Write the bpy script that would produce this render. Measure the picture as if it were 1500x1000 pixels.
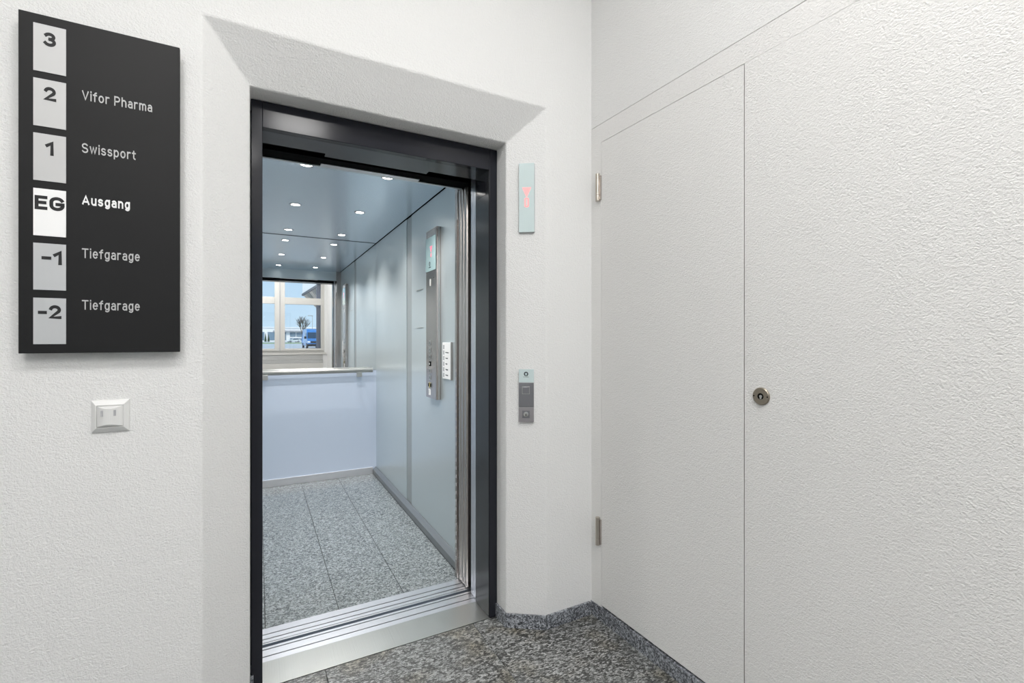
import bpy, bmesh, math, random
from mathutils import Vector, Matrix
random.seed(7)
PI = math.pi
R = math.radians
for o in list(bpy.data.objects):
    bpy.data.objects.remove(o, do_unlink=True)
sc = bpy.context.scene
C = sc.collection

# ------------------------------------------------------------------ camera
# the camera stands at x = 0, y = 0; the lift wall runs along X at y = 1.705
EYE = 1.237
cam_d = bpy.data.cameras.new('camera')
cam = bpy.data.objects.new('camera', cam_d)
C.objects.link(cam)
cam.location = (0, 0, EYE)
cam.rotation_euler = (R(90), 0, R(-28.30))
cam_d.sensor_width = 36
cam_d.lens = 691.0 / 1500 * 36
cam_d.shift_y = -4.0 / 1500
cam_d.clip_start = 0.02
cam_d.clip_end = 2000
sc.camera = cam

# ------------------------------------------------------------------ world, sun, exposure
w = bpy.data.worlds.new('world')
sc.world = w
w.use_nodes = True
nt = w.node_tree
for n in list(nt.nodes):
    nt.nodes.remove(n)
out = nt.nodes.new('ShaderNodeOutputWorld')
bg = nt.nodes.new('ShaderNodeBackground')
tc = nt.nodes.new('ShaderNodeTexCoord')
sep = nt.nodes.new('ShaderNodeSeparateXYZ')
rmp = nt.nodes.new('ShaderNodeValToRGB')
rmp.color_ramp.elements[0].position = 0.0
rmp.color_ramp.elements[0].color = (0.66, 0.88, 1.06, 1)
rmp.color_ramp.elements[1].position = 0.5
rmp.color_ramp.elements[1].color = (0.30, 0.62, 1.02, 1)
nt.links.new(tc.outputs['Generated'], sep.inputs[0])
nt.links.new(sep.outputs['Z'], rmp.inputs['Fac'])
nt.links.new(rmp.outputs['Color'], bg.inputs['Color'])
bg.inputs['Strength'].default_value = 0.95
nt.links.new(bg.outputs[0], out.inputs['Surface'])

sun_d = bpy.data.lights.new('sun', 'SUN')
sun_d.energy = 3.0
sun_d.angle = R(0.6)
sun_d.color = (1.0, 0.95, 0.87)
sun = bpy.data.objects.new('sun', sun_d)
C.objects.link(sun)
sun.rotation_euler = (R(-48), 0, R(38))      # high, from behind the lift shaft: lights what faces the building

vs = sc.view_settings
vs.view_transform = 'Standard'
vs.look = 'None'
vs.exposure = 0.0
vs.gamma = 1.0
vs.use_curve_mapping = False

LAMP_HALL = 41.5        # radiance of the hall's ceiling lamps
LAMP_CAR = 4.4         # watts of each downlight in the lift

# ------------------------------------------------------------------ helpers
WORLD = {}                                     # matrix of every object, for parenting

def tag(o, label=None, cat=None, group=None, kind=None):
    if label: o['label'] = label
    if cat: o['category'] = cat
    if group: o['group'] = group
    if kind: o['kind'] = kind
    return o

def empty(name, loc=(0, 0, 0), rz=0.0, label=None, cat=None, group=None, kind=None):
    o = bpy.data.objects.new(name, None)
    o.empty_display_size = 0.05
    C.objects.link(o)
    o.location = loc
    o.rotation_euler = (0, 0, rz)
    WORLD[o] = Matrix.Translation(Vector(loc)) @ Matrix.Rotation(rz, 4, 'Z')
    return tag(o, label, cat, group, kind)

def finish(o, bm, mat, bevel, smooth):
    me = bpy.data.meshes.new(o if isinstance(o, str) else o.name)
    bmesh.ops.recalc_face_normals(bm, faces=bm.faces)
    bm.to_mesh(me)
    bm.free()
    if smooth:
        for p in me.polygons:
            p.use_smooth = True
    me.materials.append(mat)
    return me

def add_bevel(o, width, seg=2):
    m = o.modifiers.new('bevel', 'BEVEL')
    m.width = width
    m.segments = seg
    m.limit_method = 'ANGLE'
    m.angle_limit = R(25)

def obj(name, bm, mat, parent=None, bevel=0, smooth=False, label=None, cat=None, group=None, kind=None, at=None, rz=0.0):
    """bm is in the parent's own coordinates; a top-level object may get its origin from at / rz"""
    me = finish(name, bm, mat, bevel, smooth)
    o = bpy.data.objects.new(name, me)
    C.objects.link(o)
    if parent is not None:
        o.parent = parent
    if at is not None:
        o.location = at
        o.rotation_euler = (0, 0, rz)
    if bevel:
        add_bevel(o, bevel)
    return tag(o, label, cat, group, kind)

def B():
    return bmesh.new()

def box(bm, x0, x1, y0, y1, z0, z1):
    v = [bm.verts.new(p) for p in ((x0, y0, z0), (x1, y0, z0), (x1, y1, z0), (x0, y1, z0),
                                   (x0, y0, z1), (x1, y0, z1), (x1, y1, z1), (x0, y1, z1))]
    for f in ((0, 3, 2, 1), (4, 5, 6, 7), (0, 1, 5, 4), (1, 2, 6, 5), (2, 3, 7, 6), (3, 0, 4, 7)):
        bm.faces.new([v[i] for i in f])
    return bm

def bx(*a):
    return box(B(), *a)

def quads(bm, pts, faces):
    v = [bm.verts.new(p) for p in pts]
    for f in faces:
        bm.faces.new([v[i] for i in f])
    return bm

def prism(bm, poly, a0, a1, axis='x'):
    """extrude a 2D polygon along an axis"""
    def P(p, a):
        if axis == 'x': return (a, p[0], p[1])
        if axis == 'y': return (p[0], a, p[1])
        return (p[0], p[1], a)
    n = len(poly)
    A = [bm.verts.new(P(p, a0)) for p in poly]
    D = [bm.verts.new(P(p, a1)) for p in poly]
    bm.faces.new(A)
    bm.faces.new(D[::-1])
    for i in range(n):
        j = (i + 1) % n
        bm.faces.new((A[i], A[j], D[j], D[i]))
    return bm

def cyl(bm, p0, p1, r0, r1=None, n=20, caps=True):
    r1 = r0 if r1 is None else r1
    p0 = Vector(p0); p1 = Vector(p1)
    d = (p1 - p0).normalized()
    a = d.orthogonal().normalized()
    b = d.cross(a)
    L0, L1 = [], []
    for i in range(n):
        t = 2 * PI * i / n
        q = a * math.cos(t) + b * math.sin(t)
        L0.append(bm.verts.new(p0 + q * r0))
        L1.append(bm.verts.new(p1 + q * r1))
    for i in range(n):
        j = (i + 1) % n
        bm.faces.new((L0[i], L0[j], L1[j], L1[i]))
    if caps:
        bm.faces.new(L0[::-1])
        bm.faces.new(L1)
    return bm

def lathe(bm, prof, origin=(0, 0, 0), n=28):
    """profile of (radius, z) turned about Z"""
    ox, oy, oz = origin
    rings = []
    for r, z in prof:
        rings.append([bm.verts.new((ox + r * math.cos(2 * PI * i / n), oy + r * math.sin(2 * PI * i / n), oz + z)) for i in range(n)])
    for k in range(len(rings) - 1):
        for i in range(n):
            j = (i + 1) % n
            bm.faces.new((rings[k][i], rings[k][j], rings[k + 1][j], rings[k + 1][i]))
    bm.faces.new(rings[0][::-1])
    bm.faces.new(rings[-1])
    return bm

def xform(bm, M):
    bmesh.ops.transform(bm, matrix=M, verts=bm.verts)
    return bm

def arc(cx, cy, rx, ry, a0, a1, n=9):
    return [(cx + rx * math.cos(R(a0 + (a1 - a0) * i / n)), cy + ry * math.sin(R(a0 + (a1 - a0) * i / n))) for i in range(n + 1)]
XH = 0.73                                       # x-height of the monoline lettering
GLYPH = {
    'V': [[(0, 1), (.34, 0), (.68, 1)]],
    'i': [[(0, 0), (0, XH)], [(0, 1.0), (0, 1.03)]],
    'f': [[(.12, 0), (.12, .8)] + arc(.32, .8, .2, .2, 180, 95, 5), [(-.04, XH - .02), (.32, XH - .02)]],
    'o': [arc(.26, XH / 2, .26, XH / 2, 0, 360, 22)],
    'r': [[(0, 0), (0, XH)], arc(.25, .46, .25, XH - .46, 180, 70, 7)],
    'P': [[(0, 0), (0, 1), (.3, 1)] + arc(.32, .72, .27, .28, 90, -90, 9) + [(0, .44)]],
    'h': [[(0, 0), (0, 1)], arc(.24, .46, .24, XH - .46, 180, 0, 10) + [(.48, 0)]],
    'a': [[(.46, 0), (.46, .5)] + arc(.24, .5, .22, XH - .5, 0, 140, 8), [(.46, .42), (.22, .42)] + arc(.2, .21, .2, .21, 90, 270, 8) + [(.3, 0), (.46, .12)]],
    'm': [[(0, 0), (0, XH)], arc(.19, .5, .19, XH - .5, 180, 0, 9) + [(.38, 0)], arc(.57, .5, .19, XH - .5, 180, 0, 9) + [(.76, 0)]],
    'S': [arc(.29, .755, .29, .245, 28, 268, 12) + arc(.30, .255, .31, .255, 88, -152, 12)],
    's': [arc(.21, XH * .76, .21, XH * .24, 30, 268, 9) + arc(.22, XH * .26, .23, XH * .26, 88, -152, 9)],
    'w': [[(0, XH), (.18, 0), (.37, XH), (.56, 0), (.74, XH)]],
    'p': [[(0, -.27), (0, XH)], arc(.25, XH / 2, .25, XH / 2, 0, 360, 20)],
    't': [[(.12, .95), (.12, .2)] + arc(.32, .2, .2, .2, 180, 265, 5), [(-.04, XH - .02), (.32, XH - .02)]],
    'A': [[(0, 0), (.37, 1), (.74, 0)], [(.11, .29), (.63, .29)]],
    'u': [[(0, XH)] + arc(.24, .27, .24, .27, 180, 360, 10) + [(.48, XH)], [(.48, .3), (.48, 0)]],
    'g': [arc(.24, XH / 2, .24, XH / 2, 0, 360, 20), [(.49, XH), (.49, -.02)] + arc(.25, -.02, .24, .24, 0, -135, 8)],
    'n': [[(0, 0), (0, XH)], arc(.24, .46, .24, XH - .46, 180, 0, 10) + [(.48, 0)]],
    'T': [[(0, 1), (.66, 1)], [(.33, 1), (.33, 0)]],
    'e': [[(.02, .39), (.5, .39)], arc(.26, XH / 2, .25, XH / 2, 2, 318, 18)],
    '3': [arc(.28, .765, .27, .235, 150, -80, 12), arc(.28, .265, .31, .265, 84, -152, 13)],
    '2': [arc(.30, .71, .29, .29, 168, -38, 12) + [(.03, 0), (.62, 0)]],
    '1': [[(0, .76), (.30, 1.0), (.30, 0)]],
    '0': [arc(.27, .5, .27, .5, 0, 360, 22)],
    'E': [[(.52, 1), (0, 1), (0, 0), (.52, 0)], [(0, .515), (.46, .515)]],
    'G': [arc(.34, .66, .34, .34, 22, 180, 9) + arc(.34, .34, .34, .34, 180, 360, 10) + [(.68, .46), (.36, .46)]],
    '-': [[(0, .45), (.36, .45)]],
    'c': [arc(.25, XH / 2, .25, XH / 2, 50, 310, 14)],
    'd': [[(.48, 0), (.48, 1)], arc(.24, XH / 2, .24, XH / 2, 0, 360, 20)],
    'l': [[(0, 0), (0, 1)]],
    ' ': [],
}
def text_bm(s, width, cap, depth, weight=0.125, gap=0.19, center=False):
    """flat monoline lettering: local x to the right, y up, baseline at 0, thickness along z"""
    bm = B()
    hw_ = weight / 2
    pen = 0.0
    strokes = []
    for ch in s:
        st = GLYPH[ch]
        if not st:
            pen += 0.42
            continue
        x1 = max(p[0] for q in st for p in q)
        for q in st:
            strokes.append([(pen + hw_ + p[0], hw_ + p[1] * (1 - weight)) for p in q])
        pen += x1 + weight + gap
    for si, q in enumerate(strokes):
        dp = depth * (1 + 0.18 * si)            # crossing strokes never share a plane
        closed = (Vector(q[0]) - Vector(q[-1])).length < 1e-4
        pts = [Vector(p) for p in (q[:-1] if closed else q)]
        n = len(pts)
        rows = []
        for i in range(n):
            a = pts[i - 1] if (i > 0 or closed) else None
            c = pts[(i + 1) % n] if (i < n - 1 or closed) else None
            d0 = (pts[i] - a) if a is not None else None
            d1 = (c - pts[i]) if c is not None else None
            if d0 is None or d0.length < 1e-6: d0 = d1
            if d1 is None or d1.length < 1e-6: d1 = d0
            d0 = d0.normalized(); d1 = d1.normalized()
            n0 = Vector((-d0.y, d0.x)); n1 = Vector((-d1.y, d1.x))
            k = (n0 + n1)
            if k.length < 0.3: k = n0
            k.normalize()
            mit = min(1.6, 1.0 / max(0.4, k.dot(n0)))
            e = k * hw_ * mit
            p = pts[i]
            if not closed and (i == 0 or i == n - 1):          # strokes end square, half a weight past the skeleton
                e = n0 * hw_ if i else n1 * hw_
            rows.append([bm.verts.new((p.x + e.x, p.y + e.y, dp)), bm.verts.new((p.x - e.x, p.y - e.y, dp)),
                         bm.verts.new((p.x - e.x, p.y - e.y, 0)), bm.verts.new((p.x + e.x, p.y + e.y, 0))])
        if not closed:
            for i, j, sg_ in ((0, 1, 1), (n - 1, n - 2, 1)):
                d = (pts[i] - pts[j]).normalized() * hw_ * (1.0 if abs((pts[i] - pts[j]).normalized().x) > 0.7 or abs((pts[i] - pts[j]).normalized().y) > 0.95 else 0.6)
                for v in rows[i]:
                    v.co.x += d.x; v.co.y += d.y
        m = n if closed else n - 1
        for i in range(m):
            j = (i + 1) % n
            for k in range(4):
                l = (k + 1) % 4
                bm.faces.new((rows[i][k], rows[j][k], rows[j][l], rows[i][l]))
        if not closed:
            bm.faces.new(rows[0]); bm.faces.new(rows[-1][::-1])
    xs = [v.co.x for v in bm.verts]
    x0, x1 = min(xs), max(xs)
    sx = width / (x1 - x0)
    for v in bm.verts:
        v.co.x = (v.co.x - x0) * sx - (width / 2 if center else 0)
        v.co.y *= cap
    return bm

# ------------------------------------------------------------------ materials
def newmat(name):
    m = bpy.data.materials.new(name)
    m.use_nodes = True
    nt = m.node_tree
    return m, nt, nt.nodes['Principled BSDF']

def mat(name, col, rough=0.5, metal=0.0, emit=None, estr=0.0, spec=None, coat=0.0):
    m, nt, p = newmat(name)
    p.inputs['Base Color'].default_value = (*col, 1)
    p.inputs['Roughness'].default_value = rough
    p.inputs['Metallic'].default_value = metal
    if spec is not None:
        p.inputs['Specular IOR Level'].default_value = spec
    if coat:
        p.inputs['Coat Weight'].default_value = coat
        p.inputs['Coat Roughness'].default_value = 0.05
    if emit:
        p.inputs['Emission Color'].default_value = (*emit, 1)
        p.inputs['Emission Strength'].default_value = estr
    # a trace of uneven sheen so that no surface is perfectly uniform
    n = nt.nodes.new('ShaderNodeTexNoise')
    n.inputs['Scale'].default_value = 9
    co = nt.nodes.new('ShaderNodeTexCoord')
    nt.links.new(co.outputs['Object'], n.inputs['Vector'])
    n.inputs['Detail'].default_value = 3
    mr = nt.nodes.new('ShaderNodeMapRange')
    mr.inputs['To Min'].default_value = max(0.0, rough - 0.03 * min(1, rough * 4))
    mr.inputs['To Max'].default_value = min(1.0, rough + 0.03 * min(1, rough * 4))
    nt.links.new(n.outputs['Fac'], mr.inputs['Value'])
    nt.links.new(mr.outputs['Result'], p.inputs['Roughness'])
    return m

def stucco(name, col, strength=0.55, scale=175):
    m, nt, p = newmat(name)
    p.inputs['Roughness'].default_value = 0.75
    p.inputs['Specular IOR Level'].default_value = 0.12
    g = nt.nodes.new('ShaderNodeNewGeometry')
    mp = nt.nodes.new('ShaderNodeMapping')
    mp.inputs['Scale'].default_value = (1.0, 1.0, 1.25)
    nt.links.new(g.outputs['Position'], mp.inputs['Vector'])
    a = nt.nodes.new('ShaderNodeTexNoise')
    a.inputs['Scale'].default_value = scale
    a.inputs['Detail'].default_value = 3.0
    a.inputs['Roughness'].default_value = 0.55
    a.inputs['Distortion'].default_value = 0.6
    b = nt.nodes.new('ShaderNodeTexNoise')
    b.inputs['Scale'].default_value = scale * 0.32
    b.inputs['Detail'].default_value = 2.0
    mx = nt.nodes.new('ShaderNodeMath'); mx.operation = 'MULTIPLY_ADD'
    mx.inputs[1].default_value = 0.4
    nt.links.new(mp.outputs[0], a.inputs['Vector'])
    nt.links.new(mp.outputs[0], b.inputs['Vector'])
    nt.links.new(b.outputs['Fac'], mx.inputs[0])
    nt.links.new(a.outputs['Fac'], mx.inputs[2])
    bp = nt.nodes.new('ShaderNodeBump')
    bp.inputs['Strength'].default_value = strength
    bp.inputs['Distance'].default_value = 0.007
    nt.links.new(mx.outputs[0], bp.inputs['Height'])
    nt.links.new(bp.outputs[0], p.inputs['Normal'])
    c = nt.nodes.new('ShaderNodeTexNoise')
    c.inputs['Scale'].default_value = 1.4
    c.inputs['Detail'].default_value = 4
    cr = nt.nodes.new('ShaderNodeValToRGB')
    cr.color_ramp.elements[0].color = (col[0] * 0.975, col[1] * 0.972, col[2] * 0.965, 1)
    cr.color_ramp.elements[1].color = (*col, 1)
    nt.links.new(g.outputs['Position'], c.inputs['Vector'])
    nt.links.new(c.outputs['Fac'], cr.inputs['Fac'])
    nt.links.new(cr.outputs['Color'], p.inputs['Base Color'])
    return m

def granite(name, stops, scale, rough, stretch=(1, 1, 1), rot=0.0, tint=None):
    m, nt, p = newmat(name)
    g = nt.nodes.new('ShaderNodeNewGeometry')
    oi = nt.nodes.new('ShaderNodeObjectInfo')
    ml = nt.nodes.new('ShaderNodeVectorMath'); ml.operation = 'SCALE'
    cmb = nt.nodes.new('ShaderNodeCombineXYZ')
    for i in range(3):
        nt.links.new(oi.outputs['Random'], cmb.inputs[i])
    nt.links.new(cmb.outputs[0], ml.inputs[0])
    ml.inputs['Scale'].default_value = 7.0
    ad = nt.nodes.new('ShaderNodeVectorMath'); ad.operation = 'ADD'
    nt.links.new(g.outputs['Position'], ad.inputs[0])
    nt.links.new(ml.outputs[0], ad.inputs[1])
    mp = nt.nodes.new('ShaderNodeMapping')
    mp.inputs['Scale'].default_value = stretch
    mp.inputs['Rotation'].default_value = (0, 0, rot)
    nt.links.new(ad.outputs[0], mp.inputs['Vector'])
    # grain boundaries are ragged: shift the lookup by a fine noise
    nd = nt.nodes.new('ShaderNodeTexNoise')
    nd.inputs['Scale'].default_value = scale * 2.2
    nd.inputs['Detail'].default_value = 2
    nt.links.new(mp.outputs[0], nd.inputs['Vector'])
    sc_ = nt.nodes.new('ShaderNodeVectorMath'); sc_.operation = 'SCALE'
    sc_.inputs['Scale'].default_value = 0.9 / scale
    nt.links.new(nd.outputs['Color'], sc_.inputs[0])
    av = nt.nodes.new('ShaderNodeVectorMath'); av.operation = 'ADD'
    nt.links.new(mp.outputs[0], av.inputs[0])
    nt.links.new(sc_.outputs[0], av.inputs[1])
    v = nt.nodes.new('ShaderNodeTexVoronoi')
    v.inputs['Scale'].default_value = scale
    v2 = nt.nodes.new('ShaderNodeTexVoronoi')
    v2.inputs['Scale'].default_value = scale * 2.3
    n1 = nt.nodes.new('ShaderNodeTexNoise')
    n1.inputs['Scale'].default_value = scale * 0.35
    n1.inputs['Detail'].default_value = 3
    n1.inputs['Roughness'].default_value = 0.65
    for n in (n1, v, v2):
        nt.links.new(av.outputs[0], n.inputs['Vector'])
    def chan(n):
        sp = nt.nodes.new('ShaderNodeSeparateColor')
        nt.links.new(n.outputs['Color'], sp.inputs[0])
        return sp.outputs[0]
    ma = nt.nodes.new('ShaderNodeMath'); ma.operation = 'MULTIPLY_ADD'
    ma.inputs[1].default_value = 0.36
    nt.links.new(chan(v), ma.inputs[0])
    mb_ = nt.nodes.new('ShaderNodeMath'); mb_.operation = 'MULTIPLY_ADD'
    mb_.inputs[1].default_value = 0.26
    nt.links.new(chan(v2), mb_.inputs[0])
    nt.links.new(mb_.outputs[0], ma.inputs[2])
    ms = nt.nodes.new('ShaderNodeMath'); ms.operation = 'MULTIPLY'
    ms.inputs[1].default_value = 0.38
    nt.links.new(n1.outputs['Fac'], ms.inputs[0])
    nt.links.new(ms.outputs[0], mb_.inputs[2])
    mx = ma
    cr = nt.nodes.new('ShaderNodeValToRGB')
    cr.color_ramp.elements.remove(cr.color_ramp.elements[1])
    for i, (pos, col) in enumerate(stops):
        e = cr.color_ramp.elements[0] if i == 0 else cr.color_ramp.elements.new(pos)
        e.position = pos
        e.color = (*col, 1)
    nt.links.new(mx.outputs[0], cr.inputs['Fac'])
    last = cr.outputs['Color']
    if tint:
        n3 = nt.nodes.new('ShaderNodeTexNoise')
        n3.inputs['Scale'].default_value = 7
        n3.inputs['Detail'].default_value = 3
        nt.links.new(ad.outputs[0], n3.inputs['Vector'])
        mr = nt.nodes.new('ShaderNodeMapRange')
        mr.inputs['From Min'].default_value = 0.5
        mr.inputs['From Max'].default_value = 0.75
        nt.links.new(n3.outputs['Fac'], mr.inputs['Value'])
        mm = nt.nodes.new('ShaderNodeMix'); mm.data_type = 'RGBA'; mm.blend_type = 'MULTIPLY'
        nt.links.new(mr.outputs[0], mm.inputs['Factor'])
        nt.links.new(last, mm.inputs['A'])
        mm.inputs['B'].default_value = (*tint, 1)
        last = mm.outputs['Result']
    nt.links.new(last, p.inputs['Base Color'])
    p.inputs['Roughness'].default_value = rough
    return m

def brushed(name, col, rough=0.28, axis=2, metal=1.0, amount=0.02, scale=900, bump=0.0, aniso=0.0):
    """metal with a fine grain stretched along one axis"""
    m, nt, p = newmat(name)
    p.inputs['Metallic'].default_value = metal
    g = nt.nodes.new('ShaderNodeTexCoord')
    mp = nt.nodes.new('ShaderNodeMapping')
    s = [scale] * 3
    s[axis] = 1.5
    mp.inputs['Scale'].default_value = s
    nt.links.new(g.outputs['Object'], mp.inputs['Vector'])
    n = nt.nodes.new('ShaderNodeTexNoise')
    n.inputs['Scale'].default_value = 1
    n.inputs['Detail'].default_value = 2
    nt.links.new(mp.outputs[0], n.inputs['Vector'])
    mr = nt.nodes.new('ShaderNodeMapRange')
    mr.inputs['To Min'].default_value = max(0.02, rough - amount)
    mr.inputs['To Max'].default_value = rough + amount
    nt.links.new(n.outputs['Fac'], mr.inputs['Value'])
    nt.links.new(mr.outputs[0], p.inputs['Roughness'])
    cr = nt.nodes.new('ShaderNodeValToRGB')
    cr.color_ramp.elements[0].color = (col[0] * 0.99, col[1] * 0.99, col[2] * 0.99, 1)
    cr.color_ramp.elements[1].color = (*col, 1)
    nt.links.new(n.outputs['Fac'], cr.inputs['Fac'])
    nt.links.new(cr.outputs['Color'], p.inputs['Base Color'])
    if bump:
        bp = nt.nodes.new('ShaderNodeBump')
        bp.inputs['Strength'].default_value = bump
        bp.inputs['Distance'].default_value = 0.0006
        nt.links.new(n.outputs['Fac'], bp.inputs['Height'])
        nt.links.new(bp.outputs[0], p.inputs['Normal'])
    return m

def glass(name, col=(1, 1, 1), alpha=0.12, rough=0.02):
    """thin pane: mostly clear, mirrors a little"""
    m, nt, p = newmat(name)
    nt.nodes.remove(p)
    o = nt.nodes['Material Output']
    t = nt.nodes.new('ShaderNodeBsdfTransparent')
    t.inputs['Color'].default_value = (*col, 1)
    g = nt.nodes.new('ShaderNodeBsdfGlossy')
    g.inputs['Roughness'].default_value = rough
    lw = nt.nodes.new('ShaderNodeFresnel')
    lw.inputs['IOR'].default_value = 1.45
    mx = nt.nodes.new('ShaderNodeMixShader')
    nt.links.new(lw.outputs[0], mx.inputs[0])
    nt.links.new(t.outputs[0], mx.inputs[1])
    nt.links.new(g.outputs[0], mx.inputs[2])
    nt.links.new(mx.outputs[0], o.inputs['Surface'])
    return m

M = {}
M['wall'] = stucco('white_roughcast', (0.80, 0.80, 0.795))
M['door_plaster'] = stucco('white_roughcast_door', (0.80, 0.795, 0.785))
M['ceil'] = mat('ceiling_paint', (0.82, 0.82, 0.80), 0.8)
M['frame'] = mat('anthracite_paint', (0.020, 0.021, 0.027), 0.14, 0.0, spec=0.2)
M['frame_in'] = brushed('anthracite_steel', (0.030, 0.032, 0.035), 0.24, 2, 0.25)
M['black'] = mat('black_track', (0.002, 0.002, 0.002), 0.9, spec=0.05)
M['steel'] = brushed('brushed_steel', (0.62, 0.62, 0.61), 0.30, 2)
M['steel_dark'] = mat('brown_steel', (0.54, 0.495, 0.47), 0.25, 1.0)
M['sill'] = brushed('aluminium_sill', (0.70, 0.71, 0.75), 0.33, 0)
M['plate'] = brushed('ribbed_steel_plate', (0.45, 0.46, 0.445), 0.32, 1, 1.0, 0.05, 330, 0.7)
M['kick'] = brushed('kick_plate', (0.85, 0.84, 0.86), 0.45, 0)
M['skirt'] = brushed('grey_skirting', (0.24, 0.255, 0.265), 0.32, 1, 0.6)
M['carwall'] = brushed('car_wall_sheet', (0.60, 0.665, 0.69), 0.30, 2, 0.55, 0.05)
M['carstrip'] = mat('car_joint_strip', (0.40, 0.43, 0.44), 0.42, 0.5)
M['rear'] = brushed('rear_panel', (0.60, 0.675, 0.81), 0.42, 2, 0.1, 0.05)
M['carceil'] = brushed('ceiling_sheet', (0.72, 0.86, 1.0), 0.24, 1, 0.7, 0.05)  # blue of the window sky's reflection is put into the base colour
M['mirror'] = mat('mirror_glass', (0.93, 0.95, 0.96), 0.0, 1.0)
M['rail'] = brushed('rail_aluminium', (0.50, 0.49, 0.47), 0.38, 0)
M['lamp'] = mat('lamp_lens', (1, 1, 1), 0.4, 0, (1.0, 0.96, 0.90), 26.0)
M['lamp_hall'] = mat('hall_lamp_diffuser', (1, 1, 1), 0.5, 0, (1.0, 0.985, 0.965), LAMP_HALL)
M['chrome'] = mat('chrome_ring', (0.55, 0.55, 0.56), 0.15, 1.0)
M['floor'] = granite('grey_gneiss', [(0.28, (0.020, 0.021, 0.021)), (0.42, (0.060, 0.062, 0.060)), (0.53, (0.135, 0.14, 0.137)), (0.70, (0.36, 0.37, 0.365))], 95, 0.36, (1.0, 2.0, 1.0), R(35), (0.82, 0.74, 0.60))
M['tile'] = granite('speckled_granite', [(0.30, (0.050, 0.058, 0.062)), (0.42, (0.125, 0.142, 0.148)), (0.52, (0.20, 0.222, 0.23)), (0.68, (0.37, 0.40, 0.41))], 140, 0.17, (1.0, 1.4, 1.0), R(20))
M['base'] = granite('granite_skirting', [(0.28, (0.022, 0.024, 0.028)), (0.42, (0.085, 0.092, 0.105)), (0.53, (0.20, 0.215, 0.235)), (0.70, (0.46, 0.48, 0.52))], 170, 0.28)
M['grout'] = mat('grout', (0.060, 0.062, 0.060), 0.9)
M['board'] = mat('sign_black', (0.012, 0.012, 0.0125), 0.5, spec=0.22)
M['plate_grey'] = brushed('sign_plate_grey', (0.52, 0.52, 0.52), 0.45, 0, 0.1)
M['plate_white'] = mat('sign_plate_white', (0.88, 0.88, 0.88), 0.4)
M['plate_metal'] = mat('sign_plate_metal', (0.56, 0.56, 0.56), 0.32, 0.35)
M['digit'] = mat('digit_grey', (0.028, 0.028, 0.029), 0.5, spec=0.2)
M['letter'] = mat('letter_grey', (0.52, 0.52, 0.52), 0.5)
M['letter_white'] = mat('letter_white', (0.86, 0.86, 0.86), 0.5)
M['plastic'] = mat('white_plastic', (0.72, 0.72, 0.71), 0.30)
M['plastic_grey'] = mat('grey_plastic', (0.42, 0.42, 0.44), 0.4)
M['aqua'] = mat('aqua_glass', (0.56, 0.66, 0.665), 0.35, 0.0, spec=0.3)
M['aqua_car'] = mat('aqua_display', (0.40, 0.56, 0.57), 0.12, 0.0, coat=0.5)
M['red'] = mat('red_led', (0.9, 0.25, 0.25), 0.4, 0, (1.0, 0.22, 0.22), 1.1)
M['red_car'] = mat('red_led_display', (0.9, 0.2, 0.25), 0.4, 0, (1.0, 0.10, 0.18), 0.9)
M['logo'] = mat('logo_print', (0.03, 0.04, 0.05), 0.5)
M['steel_call'] = brushed('call_plate_steel', (0.30, 0.30, 0.32), 0.30, 0, 0.9)
M['steel_lock'] = brushed('lock_plate_steel', (0.46, 0.44, 0.46), 0.32, 0, 0.9)
M['bronze'] = brushed('hinge_nickel', (0.58, 0.53, 0.47), 0.28, 2)
M['bronze_dark'] = mat('lock_rosette', (0.30, 0.265, 0.215), 0.33, 0.8)
M['brass'] = mat('brass', (0.65, 0.52, 0.22), 0.3, 0.9)
M['white_wood'] = mat('white_window_paint', (0.62, 0.605, 0.575), 0.4)
M['seam_shade'] = mat('brown_gap_shade', (0.085, 0.070, 0.055), 0.8)  # dark brown for the shade inside the door seams
M['apron'] = mat('grey_apron_board', (0.46, 0.46, 0.45), 0.5)
M['post_blue'] = mat('blue_grey_guide', (0.22, 0.25, 0.33), 0.5)
M['glass'] = glass('window_glass')
M['clear'] = glass('acrylic', (0.97, 0.98, 0.98))
M['concrete'] = mat('shaft_concrete', (0.05, 0.05, 0.05), 0.9)
M['asphalt'] = mat('asphalt', (0.55, 0.54, 0.52), 0.9)
M['grass'] = mat('grass', (0.30, 0.36, 0.15), 0.9)
M['render'] = mat('white_render', (0.86, 0.85, 0.83), 0.8)
M['far_glass'] = mat('far_window', (0.20, 0.27, 0.33), 0.15)
M['soffit'] = mat('soffit_board', (0.62, 0.56, 0.50), 0.7)
M['soffit_dark'] = mat('soffit_dark_board', (0.30, 0.30, 0.27), 0.7)
M['gutter'] = mat('dark_gutter', (0.05, 0.05, 0.06), 0.5)
M['shutter'] = mat('blue_shutter', (0.06, 0.13, 0.26), 0.5)
M['van'] = mat('van_blue', (0.045, 0.20, 0.52), 0.25, 0.0, coat=0.6)
M['van_glass'] = mat('van_glass', (0.02, 0.05, 0.09), 0.08)
M['van_black'] = mat('black_rubber', (0.02, 0.02, 0.022), 0.7)
M['silver'] = mat('wheel_silver', (0.55, 0.55, 0.56), 0.35, 0.8)
M['headlamp'] = mat('headlamp', (0.75, 0.78, 0.80), 0.1)
M['car_white'] = mat('car_white', (0.80, 0.80, 0.80), 0.3, coat=0.5)
M['bark'] = mat('bark', (0.10, 0.085, 0.075), 0.9)
M['conifer'] = mat('conifer', (0.035, 0.07, 0.035), 0.9)
M['lamp_metal'] = mat('lamp_post_metal', (0.42, 0.44, 0.46), 0.5, 0.5)

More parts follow.
